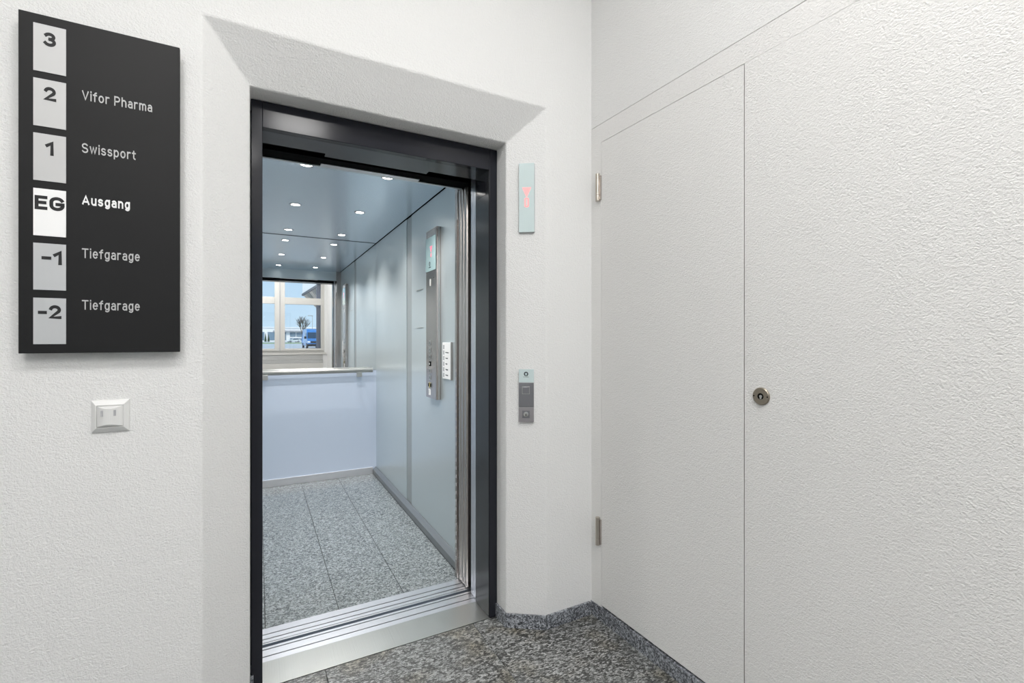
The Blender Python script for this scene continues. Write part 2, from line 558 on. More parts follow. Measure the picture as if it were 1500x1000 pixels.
def S(name, bm, m, label, cat, parent=None, bevel=0, at=None, rz=0.0):
    return obj(name, bm, m, parent, bevel, False, label, cat, None, 'structure', at, rz)

# ================================================================== STRUCTURE
YW, YS, YF, YP = 1.705, 1.805, 1.888, 2.036     # wall plane, inner splay edge, frame face, rear of frame
XL, YB, ZC = -3.0, -2.93, 3.40                  # left wall, window wall, ceiling
SX0, SX1, SZ = -0.150, 1.085, 2.223             # outer edge of the splayed recess
IX0, IX1, IZ = -0.024, 0.942, 2.081             # inner edge
TB = math.tan(R(1.27))
def xr(y):                                      # the right wall stands 1.27 degrees off square
    return 1.325 + (YW - y) * TB

# ---- front wall with the splayed recess round the lift door
pts = [(XL, YW, 0), (SX0, YW, 0), (SX1, YW, 0), (1.327, YW, 0),
       (XL, YW, ZC), (SX0, YW, ZC), (SX1, YW, ZC), (1.327, YW, ZC),
       (SX0, YW, SZ), (SX1, YW, SZ),
       (IX0, YS, 0), (IX1, YS, 0), (IX0, YS, IZ), (IX1, YS, IZ),
       (IX0, YF + 0.10, 0), (IX1, YF + 0.10, 0), (IX0, YF + 0.10, IZ), (IX1, YF + 0.10, IZ),
       (XL, YW, SZ), (1.327, YW, SZ)]
wf = S('wall_front', quads(B(), pts, [(0, 1, 8, 18), (18, 8, 5, 4), (8, 9, 6, 5), (2, 3, 19, 9), (9, 19, 7, 6),
        (1, 10, 12, 8), (10, 14, 16, 12), (8, 12, 13, 9), (12, 16, 17, 13), (9, 13, 11, 2), (13, 17, 15, 11)]),
       M['wall'], 'white roughcast wall with a splayed recess around the lift door', 'wall')
add_bevel(wf, 0.005, 3)

# ---- right wall, built in its own frame: x along the wall towards the camera, y into the wall
RW_AT, RW_RZ = (1.325, YW, 0), -(PI / 2 - R(1.27))
WLEN = 4.75
bm = B()
box(bm, -0.02, WLEN, 0, 0.20, 2.1815, ZC)              # upper wall
box(bm, -0.02, WLEN, 0.035, 0.20, 0, 2.1815)           # backing behind the cupboard doors
wr = S('wall_right', bm, M['wall'], 'white roughcast side wall with flush cupboard doors', 'wall', at=RW_AT, rz=RW_RZ)
D0, D1, D2, DT, DB = 0.069, 0.746, 1.43, 2.098, 0.068
bm = B()
box(bm, 0.0, D0 - 0.0015, 0, 0.034, 0.060, 2.1795)
box(bm, D0 - 0.0015, WLEN, 0, 0.034, DT + 0.0015, 2.1795)
box(bm, D2 + 0.0015, WLEN, 0, 0.034, 0.060, DT + 0.0015)
tr1 = S('trim_1', bm, M['door_plaster'], 'flush roughcast cupboard frame around the white doors', 'door frame', at=RW_AT, rz=RW_RZ)
obj('joint_shade', bx(0.0, WLEN, 0.002, 0.034, 2.1796, 2.1814), M['seam_shade'], tr1)  # thin strips set into the joints, coloured as the shade of the gap
obj('joint_shade', bx(D0, D1, 0.006, 0.034, DT + 0.0001, DT + 0.0014), M['apron'], tr1)
d2 = empty('door_2', RW_AT, RW_RZ, 'white roughcast cupboard door with two hinges beside the corner', 'door', None, 'structure')
obj('leaf', bx(D0, D1, 0.0, 0.03, DB, DT), M['door_plaster'], d2, 0.0015)
for z0, z1 in ((1.842, 1.962), (0.331, 0.453)):
    hz = (z1 - z0)
    b1 = B()
    cyl(b1, (D0 - 0.013, -0.011, z0), (D0 - 0.013, -0.011, z0 + hz * 0.215), 0.0095, n=20)
    cyl(b1, (D0 - 0.013, -0.011, z0 + hz * 0.225), (D0 - 0.013, -0.011, z1 - hz * 0.195), 0.0095, n=20)
    cyl(b1, (D0 - 0.013, -0.011, z1 - hz * 0.185), (D0 - 0.013, -0.011, z1), 0.0095, n=20)
    cyl(b1, (D0 - 0.013, -0.011, z0 + 0.003), (D0 - 0.013, -0.011, z1 - 0.003), 0.0080, n=16)
    hg = obj('hinge', b1, M['bronze'], d2, 0.0008, label='round nickel hinge barrel')
    obj('hinge_plate', bx(D0 - 0.008, D0 + 0.001, -0.008, 0.008, z0 + 0.004, z1 - 0.010), M['steel_dark'], hg)
d3 = empty('door_3', RW_AT, RW_RZ, 'white roughcast cupboard door with a round key lock', 'door', None, 'structure')
obj('leaf', bx(D1 + 0.003, D2, 0.0, 0.03, DB, DT + 0.0011), M['door_plaster'], d3, 0.0015)
obj('edge_shade', bx(D1 + 0.0004, D1 + 0.0026, 0.0025, 0.034, DB, DT), M['seam_shade'], d3)  # dark strip stands in for shade in the seam between the leaves
LX, LZ = YW - 0.901 + 0.002, 1.063
bm = lathe(B(), [(0.0265, 0), (0.0265, 0.004), (0.0245, 0.006), (0.010, 0.006)], n=40)
xform(bm, Matrix.Translation((LX, 0, LZ)) @ Matrix.Rotation(R(90), 4, 'X'))
lk = obj('lock_rosette', bm, M['bronze_dark'], d3, label='round bronze lock rosette')
bm = lathe(B(), [(0.0095, 0), (0.0095, 0.0066), (0.0080, 0.0066)], n=24)
xform(bm, Matrix.Translation((LX, 0, LZ)) @ Matrix.Rotation(R(90), 4, 'X'))
obj('keyhole_ring', bm, M['black'], lk)
bm = B()
cyl(bm, (LX + 0.001, -0.006, LZ), (LX + 0.001, -0.0075, LZ), 0.0045, n=16)
box(bm, LX - 0.0015, LX + 0.0035, -0.0078, -0.006, LZ - 0.008, LZ)
obj('lock_cylinder', bm, M['steel'], lk)
for s in (-1, 1):
    bm = B()
    cyl(bm, (LX + s * 0.0215, -0.0052, LZ), (LX + s * 0.0215, -0.0066, LZ), 0.0022, n=12)
    obj('screw', bm, M['black'], lk)

# ---- floor: slab with granite tiles
fl = S('floor', bx(XL - 0.1, 1.62, YB - 0.1, 2.0, -0.10, -0.006), M['grout'], 'dark grey gneiss tiled hall floor with faint joints', 'floor')
def tile_mesh(x0, x1, y0, y1, key={}):
    k = (round(x1 - x0, 4), round(y1 - y0, 4))
    if k not in key:
        hx, hy = k[0] / 2, k[1] / 2
        c = 0.0012
        bm = B()
        pts = [(-hx, -hy, -0.008), (hx, -hy, -0.008), (hx, hy, -0.008), (-hx, hy, -0.008),
               (-hx, -hy, -c), (hx, -hy, -c), (hx, hy, -c), (-hx, hy, -c),
               (-hx + c, -hy + c, 0), (hx - c, -hy + c, 0), (hx - c, hy - c, 0), (-hx + c, hy - c, 0)]
        quads(bm, pts, [(0, 1, 5, 4), (1, 2, 6, 5), (2, 3, 7, 6), (3, 0, 4, 7), (4, 5, 9, 8), (5, 6, 10, 9), (6, 7, 11, 10), (7, 4, 8, 11), (8, 9, 10, 11)])
        key[k] = finish('tile', bm, None, 0, False)
        key[k].materials.clear()
    return key[k]
def tile(parent, x0, x1, y0, y1, z, m):
    me = tile_mesh(x0, x1, y0, y1)
    if not me.materials:
        me.materials.append(m)
    o = bpy.data.objects.new('tile', me)
    C.objects.link(o)
    o.parent = parent
    o.location = ((x0 + x1) / 2, (y0 + y1) / 2, z)
    return o
J = 0.0008
xs = [0.822 - 0.6 * k for k in range(6, -1, -1)]
for i in range(len(xs) - 1):
    y1 = YF - 0.001
    ys = [YF - 0.0015, 1.286, 0.686, 0.086, -0.514, -1.114, -1.714, -2.314, -2.93]
    if xs[i + 1] < SX0:
        ys[0] = YW
    for j in range(len(ys) - 1):
        tile(fl, xs[i] + J, xs[i + 1] - J, ys[j + 1] + J, ys[j] - J, 0, M['floor'])
ys = [1.806, 1.206, 0.606, 0.006, -0.594, -1.194, -1.794, -2.394, -2.93]
tile(fl, 0.822 + J, 0.940, 1.806 + J, YF - 0.002, 0, M['floor'])
for j in range(len(ys) - 1):
    tile(fl, 0.822 + J, 1.422 - J, ys[j + 1] + J, ys[j] - J, 0, M['floor'])

# ---- baseboards of granite: each run its own slab
def slab(p0, p1, n, t=0.012, h=0.058):
    """upright slab whose back runs p0-p1, thickness along n"""
    bm = B()
    a, b = Vector((*p0, 0)), Vector((*p1, 0))
    k = Vector((*n, 0)).normalized() * t
    poly = [a, b, b + k, a + k]
    lo = [bm.verts.new(p) for p in poly]
    hi = [bm.verts.new(p + Vector((0, 0, h))) for p in poly]
    bm.faces.new(lo[::-1]); bm.faces.new(hi)
    for i in range(4):
        j = (i + 1) % 4
        bm.faces.new((lo[i], lo[j], hi[j], hi[i]))
    return bm
BT = 0.012
bf = empty('baseboard_front', (0, 0, 0), 0, 'granite skirting at the foot of the lift recess', 'baseboard', None, 'structure')
obj('slab', slab((IX1, YF), (IX1, YS - 0.006), (-1, 0), 0.010), M['base'], bf, 0.001)
obj('slab', slab((IX1 - 0.006, YS - 0.002), (SX1 - 0.003, YW - 0.002), (-0.573, -0.82), 0.010), M['base'], bf, 0.001)
obj('slab', slab((SX1 - 0.002, YW), (1.313, YW), (0, -1), 0.011), M['base'], bf, 0.001)
obj('slab', slab((IX0, YF), (IX0, YS - 0.006), (1, 0), 0.010), M['base'], bf, 0.001)
obj('slab', slab((IX0, YS - 0.002), (SX0 + 0.003, YW - 0.002), (0.62, -0.78), 0.010), M['base'], bf, 0.001)
obj('slab', slab((SX0 + 0.002, YW), (XL, YW), (0, -1), 0.011), M['base'], bf, 0.001)
br = empty('baseboard_right', RW_AT, RW_RZ, 'granite skirting below the white cupboard doors', 'baseboard', None, 'structure')
for a, b in ((0.0, 0.62), (0.621, 1.22), (1.221, 1.82), (1.821, 2.42), (2.421, 3.02), (3.021, 3.62), (3.621, 4.62)):
    obj('slab', bx(a, b, -0.004, 0.034, 0.0, 0.060), M['base'], br, 0.001)

# ---- remaining shell of the hall
S('ceiling', bx(XL - 0.2, 1.7, YB - 0.2, YW + 0.3, ZC, ZC + 0.25), M['ceil'], 'white hall ceiling', 'ceiling')
S('wall_left', bx(XL - 0.2, XL, YB - 0.2, YW + 0.3, -0.1, ZC), M['wall'], 'white wall at the far left of the hall', 'wall')
WX0, WX1, WZ0, WZ1 = -0.505, 1.369, 0.918, 2.60      # window opening seen in the lift mirror
W2X0, W2X1 = -2.75, -0.88
bm = B()
for a in ((XL, 1.62, YB - 0.22, YB, WZ1, ZC), (XL, 1.62, YB - 0.22, YB, -0.1, WZ0),
          (XL, W2X0, YB - 0.22, YB, WZ0, WZ1), (W2X1, WX0, YB - 0.22, YB, WZ0, WZ1), (WX1, 1.62, YB - 0.22, YB, WZ0, WZ1)):
    box(bm, *a)
S('wall_back', bm, M['wall'], 'white window wall opposite the lift', 'wall')
# dark shaft round the lift car
bm = B()
box(bm, -0.45, -0.30, 1.92, 4.85, -0.4, 3.5)
box(bm, 1.25, 1.40, 1.99, 4.85, -0.4, 3.5)
box(bm, -0.45, 1.40, 4.70, 4.85, -0.4, 3.5)
box(bm, -0.45, 1.40, 1.92, 4.85, 3.3, 3.5)
box(bm, -0.45, 1.40, 2.02, 4.85, -0.4, -0.25)
box(bm, -0.45, -0.03, 1.92, 2.00, -0.4, 3.5)
box(bm, 0.95, 1.40, 1.99, 2.07, -0.4, 3.5)
box(bm, -0.05, 0.96, 1.99, 2.03, 2.12, 3.5)
S('wall_shaft', bm, M['concrete'], 'dark concrete lift shaft behind the door', 'wall')

# ---- windows in the back wall
def window(name, x0, x1, label):
    cx = (x0 + x1) / 2
    t = empty(name, (0, YB, 0), 0, label, 'window', None, 'structure')
    Y0, Y1 = -0.13, -0.06
    bm = B()
    fw = 0.045
    box(bm, x0, x1, Y0, Y1, WZ0, WZ0 + fw); box(bm, x0, x1, Y0, Y1, WZ1 - fw, WZ1)
    box(bm, x0, x0 + fw, Y0, Y1, WZ0 + fw, WZ1 - fw); box(bm, x1 - fw, x1, Y0, Y1, WZ0 + fw, WZ1 - fw)
    obj('window_frame', bm, M['white_wood'], t, 0.004)
    for s, (a, b) in enumerate(((x0 + fw, cx - 0.002), (cx + 0.002, x1 - fw))):
        st, mid = 0.072, 0.102
        l = st if s == 0 else mid
        r = mid if s == 0 else st
        l = 0.03 if s == 0 else mid
        r = mid if s == 0 else 0.03
        z0, z1 = WZ0 + fw, WZ1 - fw
        bm = B()
        box(bm, a, a + l, Y0 + 0.01, Y1 + 0.014, z0, z1)
        box(bm, b - r, b, Y0 + 0.01, Y1 + 0.014, z0, z1)
        box(bm, a + l, b - r, Y0 + 0.01, Y1 + 0.014, z0, 1.015)
        box(bm, a + l, b - r, Y0 + 0.01, Y1 + 0.014, 2.022, 2.175)
        box(bm, a + l, b - r, Y0 + 0.01, Y1 + 0.014, 2.527, z1)
        sash = obj('sash', bm, M['white_wood'], t, 0.004)
        obj('pane', bx(a + l - 0.004, b - r + 0.004, -0.100, -0.092, 1.011, 2.026), M['glass'], sash)
        obj('pane', bx(a + l - 0.004, b - r + 0.004, -0.100, -0.092, 2.171, 2.531), M['glass'], sash)
    bm = B()
    box(bm, cx - 0.006, cx + 0.010, Y1 + 0.014, Y1 + 0.022, WZ0 + fw, WZ1 - fw)
    obj('cover_strip', bm, M['plastic_grey'], t)
    obj('window_sill', bx(x0 - 0.03, min(x1 + 0.035, 1.415), -0.20, 0.025, WZ0 - 0.045, WZ0), M['white_wood'], t, 0.004)
    for z0, z1, m in ((0.757, 0.868, 'apron'), (0.680, 0.754, 'apron'), (0.54, 0.677, 'white_wood'), (0.30, 0.537, 'apron'), (0.06, 0.297, 'apron')):
        obj('apron_board', bx(x0 - 0.02, x1 - 0.04, 0.001, 0.014, z0, z1), M[m], t, 0.002)
    obj('guide_rail', bx(x1 - 0.155, x1 - 0.06, -0.27, -0.21, WZ0 - 0.05, WZ1 + 0.1), M['post_blue'], t)
    return t
window('window_1', WX0, WX1, 'white double casement window with transom bars, seen in the lift mirror')
window('window_2', W2X0, W2X1, 'second white casement window, left along the same wall')

# ---- hall ceiling lamps: out of the frame; those by windows and cupboard are added to even out the light
hall_lamps = [(0.35, -1.35), (-0.62, 0.0), (-1.10, -1.50), (0.60, 0.10), (-0.30, -2.35)]
hw = ['over the hall in front of the lift', 'over the hall by the sign board', 'added by the second window to even out the light', 'added beside the cupboard doors to even out the light', 'added between the two windows to even out the light']
for i, (x, y) in enumerate(hall_lamps):
    t = empty('ceiling_lamp', (x, y, ZC), 0, 'round white ceiling lamp ' + hw[i], 'ceiling lamp', 'round ceiling lamps of the hall')
    obj('housing', lathe(B(), [(0.27, 0), (0.27, -0.05), (0.262, -0.055), (0.255, -0.05)], n=40), M['plastic'], t)
    obj('diffuser', lathe(B(), [(0.250, -0.048), (0.250, -0.056), (0.235, -0.060)], n=40), M['lamp_hall'], t)

# ================================================================== LIFT LANDING DOOR
FX0, FX1, FI0, FI1, FZ, FT = -0.021, 0.9405, 0.014, 0.904, 1.985, 2.078
dr = empty('door_1', (0.46, YF, 0), 0, 'anthracite lift door frame with its sliding door open', 'door', None, 'structure')
def dl(*a):   # world box -> local to door_1
    return bx(a[0] - 0.46, a[1] - 0.46, a[2] - YF, a[3] - YF, a[4], a[5])
obj('jamb', dl(FX0, FI0, YF, YP, 0, FT), M['frame'], dr, 0.0015)
rj = obj('jamb', dl(FI1, FX1, YF, YP, 0, FT), M['frame'], dr, 0.0015)
obj('jamb_lining', dl(FI1 - 0.002, FI1 - 0.0002, YF + 0.006, YP, 0.002, FZ), M['frame_in'], rj)
obj('rating_plate', dl(FI1 - 0.0035, FI1 - 0.0022, YF + 0.035, YF + 0.125, 1.885, 1.965), M['frame'], rj)
hd = obj('header', dl(FI0, FI1, YF, YF + 0.03, FZ, FT), M['frame'], dr, 0.0015)
obj('soffit', dl(FI0, FI1, YF + 0.03, YP, FZ, FZ + 0.06), M['frame_in'], hd)
obj('soffit_plate', dl(0.240, 0.673, YP, YP + 0.036, FZ, FZ + 0.012), M['frame_in'], hd)
obj('door_track', dl(-0.03, 0.95, YP + 0.001, 2.145, 2.02, 2.10), M['black'], dr)
obj('threshold_plate', dl(FI0, FI1, YF, YP + 0.001, -0.02, 0.0005), M['plate'], dr)
bm = B()
g = 0.0028
for a, b in ((2.038, 2.071 - g), (2.071 + g, 2.118 - g), (2.118 + g, 2.135)):
    box(bm, -0.04 - 0.46, 0.93 - 0.46, a - YF, b - YF, -0.02, 0.0)
box(bm, -0.04 - 0.46, 0.93 - 0.46, 2.038 - YF, 2.135 - YF, -0.03, -0.018)
obj('landing_sill', bm, M['sill'], dr)
# two telescoping leaves pushed away to the right, only their leading edges show
obj('sliding_leaf', dl(0.9075, 1.22, 2.042, 2.076, 0.004, 2.015), M['sill'], dr, 0.002, label='pale grey leading edge of the landing door')
obj('sliding_leaf', dl(0.9105, 1.22, 2.084, 2.112, 0.004, 2.015), M['sill'], dr, 0.002)
obj('closing_post', dl(-0.06, 0.006, 2.042, 2.13, 0.0, 2.015), M['frame_in'], dr)

# ================================================================== LIFT CAR
CX0, CX1, CY0, CY1, CZ = -0.12, 0.960, 2.272, 4.42, 2.115
car = empty('elevator_car', (0.42, 2.30, 0), 0, 'open lift car with grey metal walls and a granite tiled floor', 'elevator')
OX, OY = 0.42, 2.30
def cb(*a):
    return bx(a[0] - OX, a[1] - OX, a[2] - OY, a[3] - OY, a[4], a[5])
cfl = obj('floor_pan', cb(CX0 - 0.02, CX1 + 0.02, CY0, CY1 + 0.02, -0.10, -0.006), M['grout'], car)
tx = [CX0, 0.0270, 0.3260, 0.6255, 0.9290]
# joint rows differ from column to column
rows = {0: [2.458, 3.06, 3.66, 4.26], 1: [2.405, 3.06, 3.655, 4.26], 2: [2.869, 3.487, 4.09], 3: [2.565, 3.17, 3.78, 4.38]}
cfl_off = Vector((OX, OY, 0))
for i in range(4):
    ys = [CY0 + 0.001] + rows[i] + [CY1 - 0.012]
    for j in range(len(ys) - 1):
        o = tile(cfl, tx[i] + 0.0011 - OX, tx[i + 1] - 0.0011 - OX, ys[j] + 0.0007 - OY, ys[j + 1] - 0.0007 - OY, 0, M['tile'])
bm = B()
for a, b in ((2.155, 2.166 - 0.0018), (2.166 + 0.0018, 2.191 - g), (2.191 + g, 2.226 - g), (2.226 + g, CY0)):
    box(bm, -0.04 - OX, 0.93 - OX, a - OY, b - OY, -0.02, 0.0)
box(bm, -0.04 - OX, 0.93 - OX, 2.155 - OY, CY0 - OY, -0.03, -0.018)
obj('car_sill', bm, M['sill'], car)
# side walls: two sheets with a joint strip
for sx, xa, xb in ((1, CX1, CX1 + 0.02), (-1, CX0 - 0.02, CX0)):
    obj('wall_sheet', cb(xa, xb, 2.310, 3.283, 0.0, CZ - 0.004), M['carwall'], car)
    obj('wall_sheet', cb(xa, xb, 3.416, CY1 + 0.02, 0.0, CZ - 0.004), M['carwall'], car)
    xs_ = (CX1 + 0.004, CX1 + 0.02) if sx > 0 else (CX0 - 0.02, CX0 - 0.004)
    obj('joint_strip', cb(xs_[0], xs_[1], 3.287, 3.414, 0.0, CZ - 0.004), M['carstrip'], car)
# skirtings
for sx in (1, -1):
    X = CX1 if sx > 0 else CX0
    poly = [(X, 0.0), (X - sx * 0.031, 0.0), (X - sx * 0.031, 0.040), (X - sx * 0.006, 0.062), (X, 0.062)]
    poly = [(p[0] - OX, p[1]) for p in poly]
    obj('skirting', prism(B(), poly, 2.312 - OY, CY1 - OY, 'y'), M['skirt'], car, 0.001)
obj('kick_plate', cb(CX0 + 0.032, CX1 - 0.032, CY1 - 0.010, CY1, 0.0, 0.062), M['kick'], car, 0.001)
obj('rear_panel', cb(CX0, CX1, CY1, CY1 + 0.02, 0.0, 0.950), M['rear'], car)
# ceiling sheet with a dark shadow gap round it
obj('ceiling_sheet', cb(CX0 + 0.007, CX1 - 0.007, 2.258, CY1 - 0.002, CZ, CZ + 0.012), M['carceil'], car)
bm = B()
box(bm, CX0 - 0.03 - OX, CX1 + 0.03 - OX, 2.30 - OY, CY1 + 0.03 - OY, CZ + 0.03, CZ + 0.06)
box(bm, CX0 - 0.03 - OX, CX0 - 0.021 - OX, 2.30 - OY, CY1 + 0.03 - OY, -0.1, CZ + 0.06)
box(bm, CX1 + 0.021 - OX, CX1 + 0.03 - OX, 2.30 - OY, CY1 + 0.03 - OY, -0.1, CZ + 0.06)
box(bm, CX0 - 0.03 - OX, CX1 + 0.03 - OX, CY1 + 0.021 - OY, CY1 + 0.03 - OY, -0.1, CZ + 0.06)
obj('car_casing', bm, M['black'], car)
# front of the car: header, returns, door operator
obj('front_header', cb(CX0, CX1, 2.243, 2.257, 2.000, CZ + 0.03), M['carwall'], car, 0.002)
obj('header_plate', cb(0.242, 0.684, 2.206, 2.243, 2.000, 2.004), M['steel'], car)
obj('front_return', cb(0.905, CX1 + 0.02, 2.276, 2.312, 0.0, CZ), M['steel_dark'], car, 0.004)
obj('front_return', cb(CX0 - 0.02, 0.010, 2.276, 2.312, 0.0, CZ), M['steel_dark'], car, 0.004)
obj('door_operator', cb(-0.06, 0.96, 2.150, 2.2425, 2.004, 2.12), M['black'], car)
obj('sliding_leaf', cb(0.906, 1.20, 2.160, 2.192, 0.004, 2.000), M['steel_dark'], car, 0.009, label='stainless leading edge of the lift car door')
obj('sliding_leaf', cb(0.906, 1.20, 2.200, 2.232, 0.004, 2.000), M['steel_dark'], car, 0.009)
obj('sliding_leaf', cb(0.906, 1.20, 2.238, 2.268, 0.004, 2.000), M['steel_dark'], car, 0.009)
# light curtain with its row of lenses
lc = obj('light_curtain', cb(0.900, 0.906, 2.272, 2.282, 0.03, 1.85), M['steel_dark'], car)
lens = None
for k in range(24):
    z = 0.10 + k * 0.042
    o = cb(0.8985, 0.900, 2.273, 2.281, z, z + 0.016)
    obj('lens', o, M['plastic_grey'], lc)

# ---- mirror on the rear wall
obj('wall_mirror', bx(CX0 - 0.42, CX1 - 0.42, 0, 0.02, 0, CZ - 0.952 - 0.003), M['mirror'],
    label='frameless mirror on the rear wall of the lift above the handrail', cat='mirror', at=(0.42, CY1, 0.952))

# ---- handrail
hr = empty('handrail', (0.42, CY1, 0.95), 0, 'pale flat handrail across the rear wall of the lift', 'handrail')
def oval(yc, zc, ry, rz, n=20):
    return [(yc + ry * math.cos(2 * PI * i / n), zc + rz * math.sin(2 * PI * i / n)) for i in range(n)]
bm = prism(B(), oval(-0.072, 0.006, 0.017, 0.021), CX0 + 0.05 - 0.42, 0.912 - 0.42, 'x')
obj('rail_bar', bm, M['rail'], hr, 0.003, True)
for x in (0.795, 0.05):
    b = obj('bracket', bx(x - 0.42 - 0.022, x - 0.42 + 0.022, -0.085, -0.056, -0.052, -0.010), M['steel'], hr, 0.002)
    obj('bracket_arm', bx(x - 0.42 - 0.014, x - 0.42 + 0.014, -0.06, 0.0, -0.045, -0.022), M['steel'], b, 0.002)

# ---- downlights in the car ceiling
dl_rows = [(2.582, 'nearest the door'), (3.385, 'in the middle row'), (4.190, 'nearest the mirror')]
for y, where in dl_rows:
    for x, side in ((0.215, 'left'), (0.622, 'right')):
        t = empty('downlight', (x, y, CZ), 0, 'small round %s downlight in the lift ceiling, %s' % (side, where), 'downlight', 'downlights in the lift ceiling')
        obj('trim_ring', lathe(B(), [(0.037, 0.0), (0.036, -0.0025), (0.027, -0.004), (0.026, -0.001)], n=28), M['chrome'], t)
        obj('lens', lathe(B(), [(0.0255, -0.0005), (0.0255, -0.002), (0.020, -0.003), (0.006, -0.0032)], n=24), M['lamp'], t)
        ld = bpy.data.lights.new('downlight_lamp', 'SPOT')
        ld.energy = LAMP_CAR * 6
        ld.spot_size = R(125)
        ld.spot_blend = 0.8
        ld.shadow_soft_size = 0.022
        ld.color = (1.0, 0.97, 0.93)
        lo = bpy.data.objects.new('downlight_lamp', ld)
        C.objects.link(lo)
        lo.parent = t
        lo.location = (0, 0, -0.035)

# ---- control panel on the right wall of the car
# local frame: x points towards the door (-Y in the room), y into the wall
def on_right(name, y, z, label, cat):
    return empty(name, (CX1, y, z), -PI / 2, label, cat)
cp = on_right('control_panel', 2.868, 0.0, 'tall stainless lift control panel with pale green display', 'control panel')
PW = 0.194
# body with rounded long edges, hollow profile seen end-on
bm = prism(B(), [(0.0, 0.0), (0.0, -0.027), (0.003, -0.030), (PW - 0.006, -0.030), (PW - 0.001, -0.027), (PW + 0.001, -0.020), (PW + 0.001, 0.0)], 0.874, 1.902, 'z')
body = obj('panel_body', bm, M['steel_dark'], cp, 0.0015)
obj('trim_strip', bx(PW + 0.001, PW + 0.0035, -0.018, -0.010, 0.876, 1.900), M['steel'], body)
obj('end_cap', bx(0.002, PW - 0.001, -0.029, -0.001, 1.9021, 1.906), M['steel'], body)
disp = obj('display', bx(0.001, PW - 0.006, -0.0325, -0.0302, 1.651, 1.858), M['aqua_car'], cp, 0.001)
bm = quads(B(), [(0.086, -0.0328, 1.800), (0.128, -0.0328, 1.800), (0.107, -0.0328, 1.762), (0.086, -0.0334, 1.800), (0.128, -0.0334, 1.800), (0.107, -0.0334, 1.762)],
           [(0, 1, 2), (5, 4, 3), (0, 3, 4, 1), (1, 4, 5, 2), (2, 5, 3, 0)])
obj('arrow', bm, M['red_car'], disp, label='red down arrow')
bm = text_bm('0', 0.016, 0.024, 0.0006, 0.2, center=True)
xform(bm, Matrix.Translation((0.107, -0.0328, 1.734)) @ Matrix.Rotation(R(90), 4, 'X'))
obj('numeral', bm, M['red_car'], disp)
def logo(parent, x, y, z, r, d=0.0006):
    bm = B()
    n = 28
    for q0, q1 in ((0.48, 1.0),):
        V = []
        for i in range(n + 1):
            t = R(-62) + (2 * PI - R(56)) * i / n - R(0)
            V.append((math.cos(t), math.sin(t)))
        ring = []
        for c_, s_ in V:
            ring.append([bm.verts.new((x + q * r * c_, yy, z + q * r * s_)) for q, yy in ((q0, y), (q1, y), (q1, y - d), (q0, y - d))])
        for i in range(n):
            for k in range(4):
                l = (k + 1) % 4
                bm.faces.new((ring[i][k], ring[i][l], ring[i + 1][l], ring[i + 1][k]))
        bm.faces.new(ring[0]); bm.faces.new(ring[-1][::-1])
    box(bm, x - r * 0.55, x + r * 0.55, y - d, y, z - r * 0.95, z - r * 0.62)
    return obj('logo', bm, M['logo'], parent)
logo(disp, 0.080, -0.0325, 1.696, 0.014)
bm = text_bm('Schindler', 0.042, 0.0055, 0.0004, 0.16, center=True)
xform(bm, Matrix.Translation((0.080, -0.0325, 1.672)) @ Matrix.Rotation(R(90), 4, 'X'))
obj('lettering', bm, M['logo'], disp)
obj('emergency_lamp', bx(0.078, 0.096, -0.0325, -0.030, 1.560, 1.602), M['plastic'], cp, 0.002)
bm = B()
cyl(bm, (0.15, -0.030, 1.605), (0.15, -0.0315, 1.605), 0.004, n=12)
obj('sensor', bm, M['black'], cp)
for k in range(6):
    z = 1.212 - k * 0.0428
    bt = obj('button', bx(0.066, 0.094, -0.0335, -0.030, z - 0.014, z + 0.014), M['steel'] if k != 3 else M['black'], cp, 0.002)
    obj('button_mark', bx(0.076, 0.084, -0.0340, -0.0335, z - 0.006, z + 0.006), M['logo'] if k != 3 else M['letter_white'], bt)
ks = obj('key_switch', bx(0.050, 0.112, -0.032, -0.030, 0.934, 0.972), M['steel'], cp, 0.001)
obj('alarm_button', bx(0.072, 0.088, -0.035, -0.032, 0.936, 0.970), M['brass'], ks, 0.002)
obj('side_button', bx(0.053, 0.067, -0.034, -0.032, 0.943, 0.963), M['black'], ks, 0.002)
obj('side_button', bx(0.093, 0.109, -0.034, -0.032, 0.943, 0.963), M['black'], ks, 0.002)
lb = obj('load_label', bx(0.052, 0.090, -0.0312, -0.030, 0.892, 0.930), M['plate_white'], cp)
obj('print', bx(0.056, 0.068, -0.0316, -0.0312, 0.898, 0.922), M['plastic_grey'], lb)

# ---- small directory plate beside it
pq = on_right('directory_plate', 2.624, 1.007, 'small white floor directory plate beside the lift control panel', 'sign')
obj('plate', bx(0.0, 0.137, -0.010, 0.0, 0.0, 0.208), M['plate_white'], pq, 0.001)
obj('edge_profile', bx(0.137, 0.142, -0.012, 0.0, -0.003, 0.211), M['steel_dark'], pq, 0.001)
names = ['', 'Vifor Pharma', 'Swissport', 'Ausgang', 'Tiefgarage', 'Tiefgarage']
for k in range(6):
    z = 0.176 - k * 0.0322
    obj('floor_tab', bx(0.012, 0.034, -0.0108, -0.010, z - 0.006, z + 0.018), M['plastic_grey'], pq)
    if names[k]:
        bm = text_bm(names[k], 0.0042 * len(names[k]), 0.0065, 0.0004, 0.14)
        xform(bm, Matrix.Translation((0.052, -0.010, z + 0.004)) @ Matrix.Rotation(R(90), 4, 'X'))
        obj('lettering', bm, M['logo'], pq)

# ---- clear holder with two fine edges, left of the control panel
nh = on_right('notice_holder', 3.170, 1.310, 'two thin notice rails on the lift wall left of the control panel', 'holder')
obj('edge_clip', bx(0.010, 0.150, -0.006, 0.0, 0.0, 0.003), M['steel'], nh)
obj('edge_clip', bx(0.0, 0.155, -0.006, 0.0, 0.254, 0.257), M['steel'], nh)

